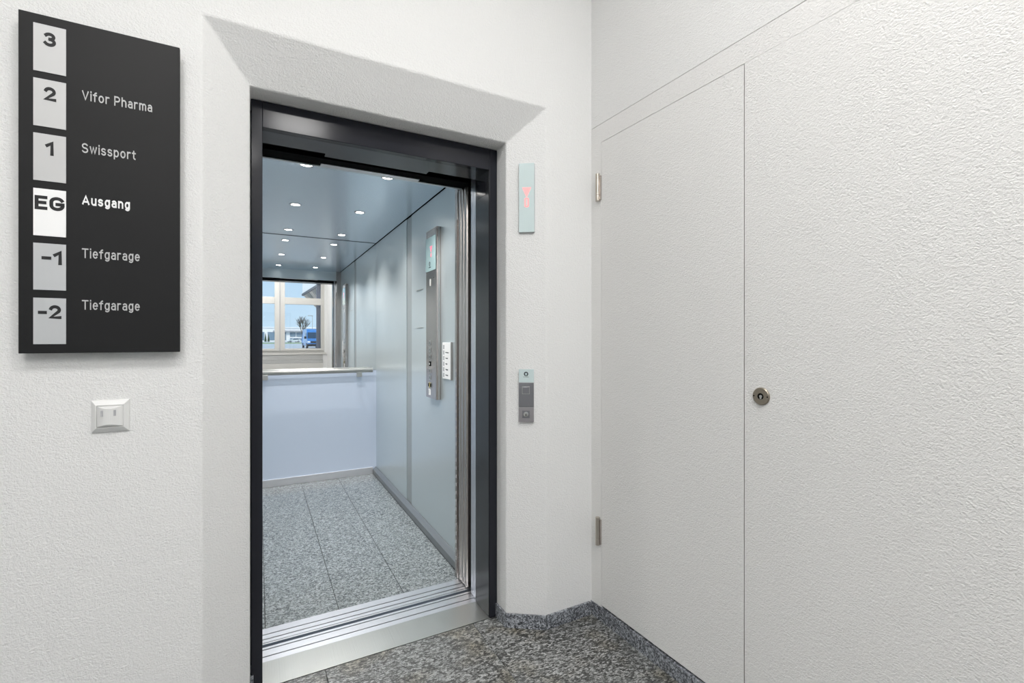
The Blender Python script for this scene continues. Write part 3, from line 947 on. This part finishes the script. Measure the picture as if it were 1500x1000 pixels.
# ================================================================== THINGS IN THE HALL
# ---- black directory board
sg = empty('directory_sign', (-0.372, YW, 1.199), 0, 'tall black floor directory board with grey number plates on the wall', 'sign')
sx, sz = -0.372, 1.199
def sb(x0, x1, y0, y1, z0, z1):
    return bx(x0 - sx, x1 - sx, y0 - YW, y1 - YW, z0 - sz, z1 - sz)
YN = 1.670
obj('board', sb(-0.543, -0.201, YN, YN + 0.012, 1.199, 2.085), M['board'], sg, 0.0012)
obj('spacer', sb(-0.50, -0.245, YN + 0.012, YW, 1.24, 2.045), M['plastic_grey'], sg)
plates = [(2.0595, 1.9355, '3', 'plate_grey'), (1.9165, 1.7925, '2', 'plate_grey'), (1.7735, 1.6505, '1', 'plate_grey'),
          (1.6295, 1.5065, 'EG', 'plate_white'), (1.4870, 1.3650, '-1', 'plate_metal'), (1.3440, 1.2230, '-2', 'plate_metal')]
wid = {'3': 0.0255, '2': 0.0255, '1': 0.0175, 'EG': 0.0585, '-1': 0.040, '-2': 0.046}
off = {'3': -0.0005, '2': 0.0, '1': -0.001, 'EG': 0.000, '-1': 0.004, '-2': 0.0}
for z1, z0, s, m in plates:
    pl = obj('number_plate', sb(-0.514, -0.450, YN - 0.0018, YN, z0, z1), M[m], sg)
    bm = text_bm(s, wid[s], 0.0365, 0.0005, 0.225, 0.12, center=True)
    xform(bm, Matrix.Translation((-0.482 + off[s] - sx, YN - 0.0018 - YW, z1 - 0.0185 - 0.0365 - sz)) @ Matrix.Rotation(R(90), 4, 'X'))
    obj('numeral', bm, M['digit'], pl)
for s, wdt, z, m, bold in (('Vifor Pharma', 0.153, 1.8815, 'letter', 0.14), ('Swissport', 0.1155, 1.739, 'letter', 0.14), ('Ausgang', 0.1025, 1.5985, 'letter_white', 0.185),
                     ('Tiefgarage', 0.1245, 1.4550, 'letter', 0.135), ('Tiefgarage', 0.1245, 1.3155, 'letter', 0.135)):
    bm = text_bm(s, wdt, 0.0262, 0.0006, bold, 0.2)
    xform(bm, Matrix.Translation((-0.418 - sx, YN - YW, z - sz)) @ Matrix.Rotation(R(90), 4, 'X'))
    obj('lettering', bm, M[m], sg)

# ---- light switch below the board
sw = empty('light_switch', (-0.3645, YW, 1.0205), 0, 'white rocker light switch on the wall below the black sign', 'switch')
def frustum(bm, a, b, y0, y1, hole=None):
    """square frame tapering from half-size a at y0 to b at y1, open square hole"""
    def ring(h, y):
        return [bm.verts.new(p) for p in ((-h[0], y, -h[1]), (h[0], y, -h[1]), (h[0], y, h[1]), (-h[0], y, h[1]))]
    rs = [ring(a, y0), ring((a[0] - 0.001, a[1] - 0.001), y0 - 0.004), ring(b, y1), ring(hole, y1), ring(hole, y0)]
    for k in range(len(rs) - 1):
        for i in range(4):
            j = (i + 1) % 4
            bm.faces.new((rs[k][i], rs[k][j], rs[k + 1][j], rs[k + 1][i]))
    return bm
obj('frame', frustum(B(), (0.0425, 0.0455), (0.031, 0.032), 0.0, -0.012, (0.029, 0.030)), M['plastic'], sw, 0.0008)
# bulging rocker: higher in the middle than at its sides
bm = B()
N = 14
rk = []
for i in range(N + 1):
    x = -0.0285 + 0.057 * i / N
    y = -0.0105 - 0.0125 * math.sin(PI * i / N) ** 0.9
    tp = 0.0075 * math.sin(PI * i / N)
    rk.append([bm.verts.new((x, -0.010, -0.0295)), bm.verts.new((x, y, -0.0290 + tp)), bm.verts.new((x, y, 0.0290 - tp)), bm.verts.new((x, -0.010, 0.0295))])
for i in range(N):
    for k in range(3):
        bm.faces.new((rk[i][k], rk[i + 1][k], rk[i + 1][k + 1], rk[i][k + 1]))
bm.faces.new(rk[0]); bm.faces.new(rk[-1][::-1])
rocker = obj('rocker', bm, M['plastic'], sw)
for x in (-0.0155, 0.0125):
    obj('marker_window', bx(x - 0.0024, x + 0.0024, -0.0222, -0.0170, 0.002, 0.018), M['plastic_grey'], rocker)

# ---- things on the right splay of the recess; local x along the splay, y into the wall
SP_RZ = math.atan2(YW - YS, SX1 - IX1)
def splay(name, s, z, label, cat):
    return empty(name, (IX1 + math.cos(SP_RZ) * s, YS + math.sin(SP_RZ) * s, z), SP_RZ, label, cat)
ind = splay('floor_indicator', 0.0575, 1.692, 'pale green glass floor indicator with a red down arrow', 'display')
IW = 0.066
obj('housing', bx(0.001, IW + 0.0015, -0.008, 0.0, 0.001, 0.293), M['plastic_grey'], ind, 0.0008)
ig = obj('glass_front', bx(0.0, IW, -0.013, -0.008, 0.0, 0.294), M['aqua'], ind, 0.0008)
yy = -0.0132
tw, tz0, tz1, tcx = 0.019, 0.148, 0.190, 0.0335
bm = quads(B(), [(tcx - tw, yy, tz1), (tcx + tw, yy, tz1), (tcx, yy, tz0), (tcx - tw, yy - 0.0004, tz1), (tcx + tw, yy - 0.0004, tz1), (tcx, yy - 0.0004, tz0)],
           [(0, 1, 2), (5, 4, 3), (0, 3, 4, 1), (1, 4, 5, 2), (2, 5, 3, 0)])
obj('arrow', bm, M['red'], ig, label='red lit down arrow')
bm = B()
def rr(w_, h_, r_, n=5):
    P = []
    for cx_, cz_, a0 in ((w_ - r_, h_ - r_, 0), (-w_ + r_, h_ - r_, 90), (-w_ + r_, -h_ + r_, 180), (w_ - r_, -h_ + r_, 270)):
        for i in range(n):
            t = R(a0 + 90 * i / (n - 1))
            P.append((cx_ + r_ * math.cos(t), cz_ + r_ * math.sin(t)))
    return P
o_, i_ = rr(0.0095, 0.0195, 0.006), rr(0.0042, 0.0142, 0.003)
VO = [[bm.verts.new((tcx + p[0], y, 0.126 + p[1])) for p in P] for P, y in ((o_, yy), (o_, yy - 0.0004), (i_, yy - 0.0004), (i_, yy))]
for k in range(4):
    l = (k + 1) % 4
    for i in range(len(o_)):
        j = (i + 1) % len(o_)
        bm.faces.new((VO[k][i], VO[k][j], VO[l][j], VO[l][i]))
obj('numeral', bm, M['red'], ig, label='red lit numeral zero')

cs = splay('call_station', 0.0575, 0.882, 'steel lift call plate with button, key switch and pale green top', 'call panel')
CW = 0.064
obj('housing', bx(0.001, CW - 0.001, -0.008, 0.0, 0.001, 0.224), M['plastic_grey'], cs)
ct = obj('glass_top', bx(0.0, CW, -0.0135, -0.008, 0.1685, 0.225), M['aqua'], cs, 0.0006)
logo(ct, 0.031, -0.0135, 0.205, 0.0095)
bm = text_bm('Schindler', 0.025, 0.0032, 0.0003, 0.16, center=True)
xform(bm, Matrix.Translation((0.031, -0.0135, 0.1905)) @ Matrix.Rotation(R(90), 4, 'X'))
obj('lettering', bm, M['logo'], ct)
cm = obj('steel_plate', bx(0.0, CW, -0.0125, -0.008, 0.0632, 0.1675), M['steel_call'], cs, 0.0006)
bm = B()
for a in ((0.014, 0.0465, 0.119, 0.1205), (0.014, 0.0465, 0.1505, 0.152), (0.014, 0.0155, 0.119, 0.152), (0.045, 0.0465, 0.119, 0.152)):
    box(bm, a[0], a[1], -0.0132, -0.0125, a[2], a[3])
cbz = obj('button_bezel', bm, M['steel'], cm)
obj('call_button', bx(0.0165, 0.044, -0.0150, -0.0125, 0.1215, 0.1495), M['steel_call'], cm, 0.001)
cl = obj('lock_plate', bx(0.0, CW, -0.0125, -0.008, 0.0, 0.0615), M['steel_lock'], cs, 0.0006)
kl = obj('key_recess', bx(0.0145, 0.0465, -0.0130, -0.0125, 0.0165, 0.0485), M['steel_call'], cl)
bm = lathe(B(), [(0.0105, 0), (0.0105, 0.003), (0.0075, 0.0035), (0.0065, 0.0025)], n=24)
xform(bm, Matrix.Translation((0.0305, -0.0130, 0.0325)) @ Matrix.Rotation(R(90), 4, 'X'))
obj('key_ring', bm, M['steel'], kl)
obj('keyhole', bx(0.0292, 0.0318, -0.0168, -0.013, 0.026, 0.0345), M['black'], kl)

# ================================================================== OUTSIDE, seen through window_1 in the lift mirror
GZ = -0.06
S('ground', bx(-260, 300, -420, YB - 0.25, GZ - 0.3, GZ), M['asphalt'], 'pale asphalt yard outside the window', 'ground')
lawn = obj('lawn', bx(-120, 160, -165, -130, GZ, GZ + 0.04), M['grass'], label='strip of green lawn beyond the van', cat='lawn', kind='structure')

# ---- long white commercial building
bd = empty('commercial_building', (12, -232, GZ), 0, 'long low white commercial building beyond the lawn', 'building')
obj('wall', bx(-22, 30, -20, 0, 0, 6.2), M['render'], bd)
obj('roof', bx(-22.3, 30.3, -20.3, 0.3, 6.2, 6.7), M['render'], bd)
obj('canopy', bx(-6, 22, 0.0, 1.4, 4.6, 5.1), M['plastic_grey'], bd)
for x0, x1, z0, z1 in ((-8.2, -4.6, 0.6, 4.4), (-3.8, -0.6, 0.6, 4.4), (1.0, 3.4, 2.2, 4.3), (3.7, 6.1, 2.2, 4.3), (6.4, 8.4, 2.2, 4.3), (11.5, 13.6, 2.2, 4.3), (14, 16.4, 2.2, 4.3),
                       (1.0, 3.4, 0.4, 1.6), (3.7, 6.1, 0.4, 1.6), (6.4, 8.4, 0.4, 1.6), (-12.4, -9.5, 0.6, 4.4), (-16.4, -13.2, 0.6, 4.4)):
    fr = obj('window', bx(x0, x1, 0.0, 0.15, z0, z1), M['lamp_metal'], bd)
    obj('pane', bx(x0 + 0.12, x1 - 0.12, 0.15, 0.2, z0 + 0.12, z1 - 0.12), M['far_glass'], fr)

# ---- wing of the neighbouring house: overhanging upper storey with slatted soffit
ad_ = empty('neighbouring_wing', (4.5, -22, GZ), 0, 'white overhanging upper storey with dark gutter and striped soffit', 'building')
ax, ay = 4.5, -22.0
def mir(x, yp):          # a point seen in the mirror at (x, yp) stands at y = 2*mirror - yp
    return (x - ax, 2 * CY1 - yp - ay)
foot = [mir(2.49, 32.7), mir(2.74, 26.9), mir(2.98, 21.5), mir(12, 21.5), mir(12, 60), mir(6.9, 60)]
ZS = 4.08
obj('upper_storey', prism(B(), foot, ZS, ZS + 6.5, 'z'), M['render'], ad_)
# dark gutter along the lower edge
def edge_bar(a, b, z0, z1, wd):
    a, b = Vector((*a, 0)), Vector((*b, 0))
    d = (b - a).normalized()
    n = Vector((d.y, -d.x, 0)) * wd
    bm = B()
    pts = [a - n, b - n, b + n, a + n]
    lo = [bm.verts.new(p + Vector((0, 0, z0))) for p in pts]
    hi = [bm.verts.new(p + Vector((0, 0, z1))) for p in pts]
    bm.faces.new(lo); bm.faces.new(hi)
    for i in range(4):
        j = (i + 1) % 4
        bm.faces.new((lo[i], lo[j], hi[j], hi[i]))
    return bm
obj('gutter', edge_bar(foot[0], foot[2], ZS - 0.06, ZS + 0.06, 0.05), M['gutter'], ad_)
# soffit boards run parallel to the slanted far end
dv = Vector((foot[5][0] - foot[0][0], foot[5][1] - foot[0][1], 0)).normalized()
for k in range(9):
    t = (k + 0.1) / 9
    a = Vector(foot[0]).lerp(Vector(foot[2]), t)
    t2 = (k + 0.85) / 9
    b = Vector(foot[0]).lerp(Vector(foot[2]), t2)
    L = 13.0
    bm = B()
    pts = [Vector((a.x + 0.06, a.y, 0)), Vector((b.x + 0.06, b.y, 0)), Vector((b.x + 0.06, b.y, 0)) + dv * L, Vector((a.x + 0.06, a.y, 0)) + dv * L]
    lo = [bm.verts.new(p + Vector((0, 0, ZS - 0.05))) for p in pts]
    hi = [bm.verts.new(p + Vector((0, 0, ZS - 0.001))) for p in pts]
    bm.faces.new(lo); bm.faces.new(hi)
    for i in range(4):
        j = (i + 1) % 4
        bm.faces.new((lo[i], lo[j], hi[j], hi[i]))
    obj('soffit_board', bm, M['soffit'] if k % 2 == 0 else M['soffit_dark'], ad_)
# shuttered windows on the visible face
fd = (Vector((*foot[2], 0)) - Vector((*foot[0], 0))).normalized()
fn = Vector((fd.y, -fd.x, 0))
if fn.x > 0: fn = -fn
for u0, u1, z0, z1 in ((3.6, 4.5, 0.9, 2.6), (5.0, 5.9, 0.9, 2.6), (7.2, 8.1, 0.9, 2.6), (8.6, 9.5, 0.9, 2.6)):
    p0 = Vector((*foot[0], 0)) + fd * u0
    p1 = Vector((*foot[0], 0)) + fd * u1
    bm = B()
    pts = [p0, p1, p1 + fn * 0.05, p0 + fn * 0.05]
    lo = [bm.verts.new(p + Vector((0, 0, ZS + z0))) for p in pts]
    hi = [bm.verts.new(p + Vector((0, 0, ZS + z1))) for p in pts]
    bm.faces.new(lo); bm.faces.new(hi)
    for i in range(4):
        j = (i + 1) % 4
        bm.faces.new((lo[i], lo[j], hi[j], hi[i]))
    obj('window', bm, M['shutter'], ad_)

# ---- vehicles: local +Y is the front
def wheel(parent, x, y, r, wd):
    bm = B()
    cyl(bm, (x - wd / 2, y, r), (x + wd / 2, y, r), r, n=24)
    wh = obj('wheel', bm, M['van_black'], parent)
    bm = B()
    cyl(bm, (x - wd / 2 - 0.01, y, r), (x + wd / 2 + 0.01, y, r), r * 0.62, n=20)
    obj('hub_cap', bm, M['silver'], wh)

def loft_body(sections):
    """cross sections (half width low, half width high) over a side outline: list of (y, z, half width)"""
    bm = B()
    n = len(sections)
    Lv = [bm.verts.new((-h, y, z)) for y, z, h in sections]
    Rv = [bm.verts.new((h, y, z)) for y, z, h in sections]
    bm.faces.new(Lv); bm.faces.new(Rv[::-1])
    for i in range(n):
        j = (i + 1) % n
        bm.faces.new((Lv[i], Lv[j], Rv[j], Rv[i]))
    return bm

van = empty('delivery_van', (6.75, -59.3, GZ), R(-3.0), 'blue high-roofed van parked in the yard, front towards the window', 'van')
prof = [(0.0, 0.30, 0.90), (0.02, 0.75, 0.96), (-0.10, 1.02, 0.95), (-0.85, 1.28, 0.93), (-1.55, 2.20, 0.84), (-1.95, 2.58, 0.78), (-2.4, 2.66, 0.78), (-5.5, 2.66, 0.78),
        (-5.6, 2.5, 0.82), (-5.62, 1.2, 0.96), (-5.6, 0.35, 0.96)]
obj('van_body', loft_body(prof), M['van'], van, 0.05)
# windscreen lies on the slope between bonnet and roof
def slope_patch(y0, z0, y1, z1, w0, w1, off):
    d = Vector((0, y1 - y0, z1 - z0)).normalized()
    n = Vector((0, -d.z, d.y))
    if n.y < 0: n = -n
    bm = B()
    q = [Vector((-w0, y0, z0)), Vector((w0, y0, z0)), Vector((w1, y1, z1)), Vector((-w1, y1, z1))]
    lo = [bm.verts.new(p + n * 0.0) for p in q]
    hi = [bm.verts.new(p + n * off) for p in q]
    bm.faces.new(lo); bm.faces.new(hi)
    for i in range(4):
        j = (i + 1) % 4
        bm.faces.new((lo[i], lo[j], hi[j], hi[i]))
    return bm
obj('windscreen', slope_patch(-0.90, 1.34, -1.52, 2.16, 0.83, 0.75, 0.02), M['van_glass'], van)
for s in (-1, 1):
    bm = quads(B(), [(s * 0.925, -1.05, 1.35), (s * 0.925, -2.5, 1.35), (s * 0.850, -2.5, 2.10), (s * 0.850, -1.60, 2.10),
                     (s * 0.955, -1.05, 1.35), (s * 0.955, -2.5, 1.35), (s * 0.880, -2.5, 2.10), (s * 0.880, -1.60, 2.10)],
               [(0, 1, 2, 3), (4, 5, 6, 7), (0, 1, 5, 4), (1, 2, 6, 5), (2, 3, 7, 6), (3, 0, 4, 7)])
    obj('side_window', bm, M['van_glass'], van)
    mb = B()
    box(mb, min(s * 0.98, s * 1.22), max(s * 0.98, s * 1.22), -1.12, -0.95, 1.30, 1.62)
    obj('wing_mirror', mb, M['van_black'], van, 0.03)
    hb = B()
    box(hb, min(s * 0.62, s * 0.93), max(s * 0.62, s * 0.93), -0.12, 0.03, 0.76, 1.00)
    obj('headlamp', hb, M['headlamp'], van, 0.02)
obj('grille', bx(-0.55, 0.55, -0.05, 0.035, 0.72, 0.98), M['van_black'], van)
obj('bumper', bx(-0.95, 0.95, -0.3, 0.08, 0.28, 0.60), M['van_black'], van, 0.04)
for s in (-1, 1):
    wheel(van, s * 0.88, -0.95, 0.36, 0.22)
    wheel(van, s * 0.88, -4.6, 0.36, 0.22)

pc = empty('parked_car', (10.6, -167.2, GZ + 0.04), R(68), 'small white car parked in front of the white building', 'car')
prof = [(2.1, 0.35, 0.84), (2.15, 0.62, 0.86), (1.95, 0.82, 0.84), (1.05, 0.98, 0.82), (0.3, 1.42, 0.66), (-0.2, 1.48, 0.66), (-1.2, 1.42, 0.66), (-2.0, 0.98, 0.82), (-2.15, 0.70, 0.86), (-2.1, 0.35, 0.84)]
obj('car_body', loft_body(prof), M['car_white'], pc, 0.06)
obj('windscreen', slope_patch(0.98, 1.02, 0.36, 1.38, 0.74, 0.62, 0.02), M['van_glass'], pc)
for s in (-1, 1):
    bm = quads(B(), [(s * 0.80, 0.75, 1.02), (s * 0.80, -1.7, 1.02), (s * 0.67, -1.15, 1.38), (s * 0.67, 0.25, 1.38),
                     (s * 0.83, 0.75, 1.02), (s * 0.83, -1.7, 1.02), (s * 0.70, -1.15, 1.38), (s * 0.70, 0.25, 1.38)],
               [(0, 1, 2, 3), (4, 5, 6, 7), (0, 1, 5, 4), (1, 2, 6, 5), (2, 3, 7, 6), (3, 0, 4, 7)])
    obj('side_window', bm, M['van_glass'], pc)
    wheel(pc, s * 0.80, 1.3, 0.31, 0.2)
    wheel(pc, s * 0.80, -1.3, 0.31, 0.2)

# ---- bare tree
tr = empty('bare_tree', (12.4, -154.8, GZ), 0, 'bare leafless tree rising behind the blue van', 'tree')
bt_ = B()
cyl(bt_, (0, 0, 0), (0.05, 0, 2.6), 0.22, 0.16, 10)
obj('trunk', bt_, M['bark'], tr)
bb = B()
rnd = random.Random(5)
def branch(p, d, L, r, depth):
    q = p + d * L
    cyl(bb, p, q, r, r * 0.6, 5, False)
    if depth == 0:
        return
    for k in range(4 if depth > 1 else 3):
        t = rnd.uniform(0.45, 1.0)
        ang = rnd.uniform(0, 2 * PI)
        side = Vector((math.cos(ang), math.sin(ang), 0))
        nd = (d * 0.9 + side * rnd.uniform(0.25, 0.62) + Vector((0, 0, 0.16))).normalized()
        branch(p + d * L * t, nd, L * rnd.uniform(0.58, 0.75), r * 0.58, depth - 1)
for k in range(5):
    a = 2 * PI * k / 5
    branch(Vector((0.05, 0, 2.3 + 0.1 * k)), Vector((0.32 * math.cos(a), 0.32 * math.sin(a), 1)).normalized(), 2.9, 0.12, 3)
obj('branches', bb, M['bark'], tr)

# ---- street lamp
sl = empty('street_lamp', (12.2, -120.9, GZ), 0, 'slim grey street lamp to the right of the bare tree', 'street lamp')
bm = B(); cyl(bm, (0, 0, 0), (0, 0, 7.1), 0.09, 0.05, 12)
obj('pole', bm, M['lamp_metal'], sl)
obj('lamp_head', bx(-1.1, 0.1, -0.15, 0.15, 7.05, 7.22), M['lamp_metal'], sl, 0.03)

# ---- two small conifers
for i, (x, y, hgt, lab) in enumerate(((2.4, -182.9, 3.1, 'taller of two small dark conifers by the white building'), (3.35, -182.5, 2.7, 'shorter of two small dark conifers by the white building'))):
    cf = empty('conifer_shrub', (x, y, GZ), 0, lab, 'shrub', 'conifers by the white building')
    bm = B()
    cyl(bm, (0, 0, 0), (0, 0, 0.4), 0.07, 0.06, 8)
    obj('trunk', bm, M['bark'], cf)
    bm = B()
    for k in range(6):
        z0 = 0.3 + k * (hgt - 0.5) / 6
        cyl(bm, (0, 0, z0), (0, 0, z0 + hgt * 0.30), 0.50 * (1 - k / 7.5), 0.03, 12)
    obj('foliage', bm, M['conifer'], cf)

# ---- overhead wires
for z, lab in ((8.35, 'upper thin overhead wire crossing the sky'), (7.9, 'lower thin overhead wire crossing the sky')):
    bm = B()
    n = 12
    for k in range(n):
        def P(i):
            u = i / n
            return (-40 + 80 * u, 0, -0.5 * math.sin(PI * u))
        cyl(bm, P(k), P(k + 1), 0.022, n=5, caps=False)
    obj('overhead_wire', bm, M['gutter'], label=lab, cat='wire', group='overhead wires', at=(-12, -75, z + 3.6))
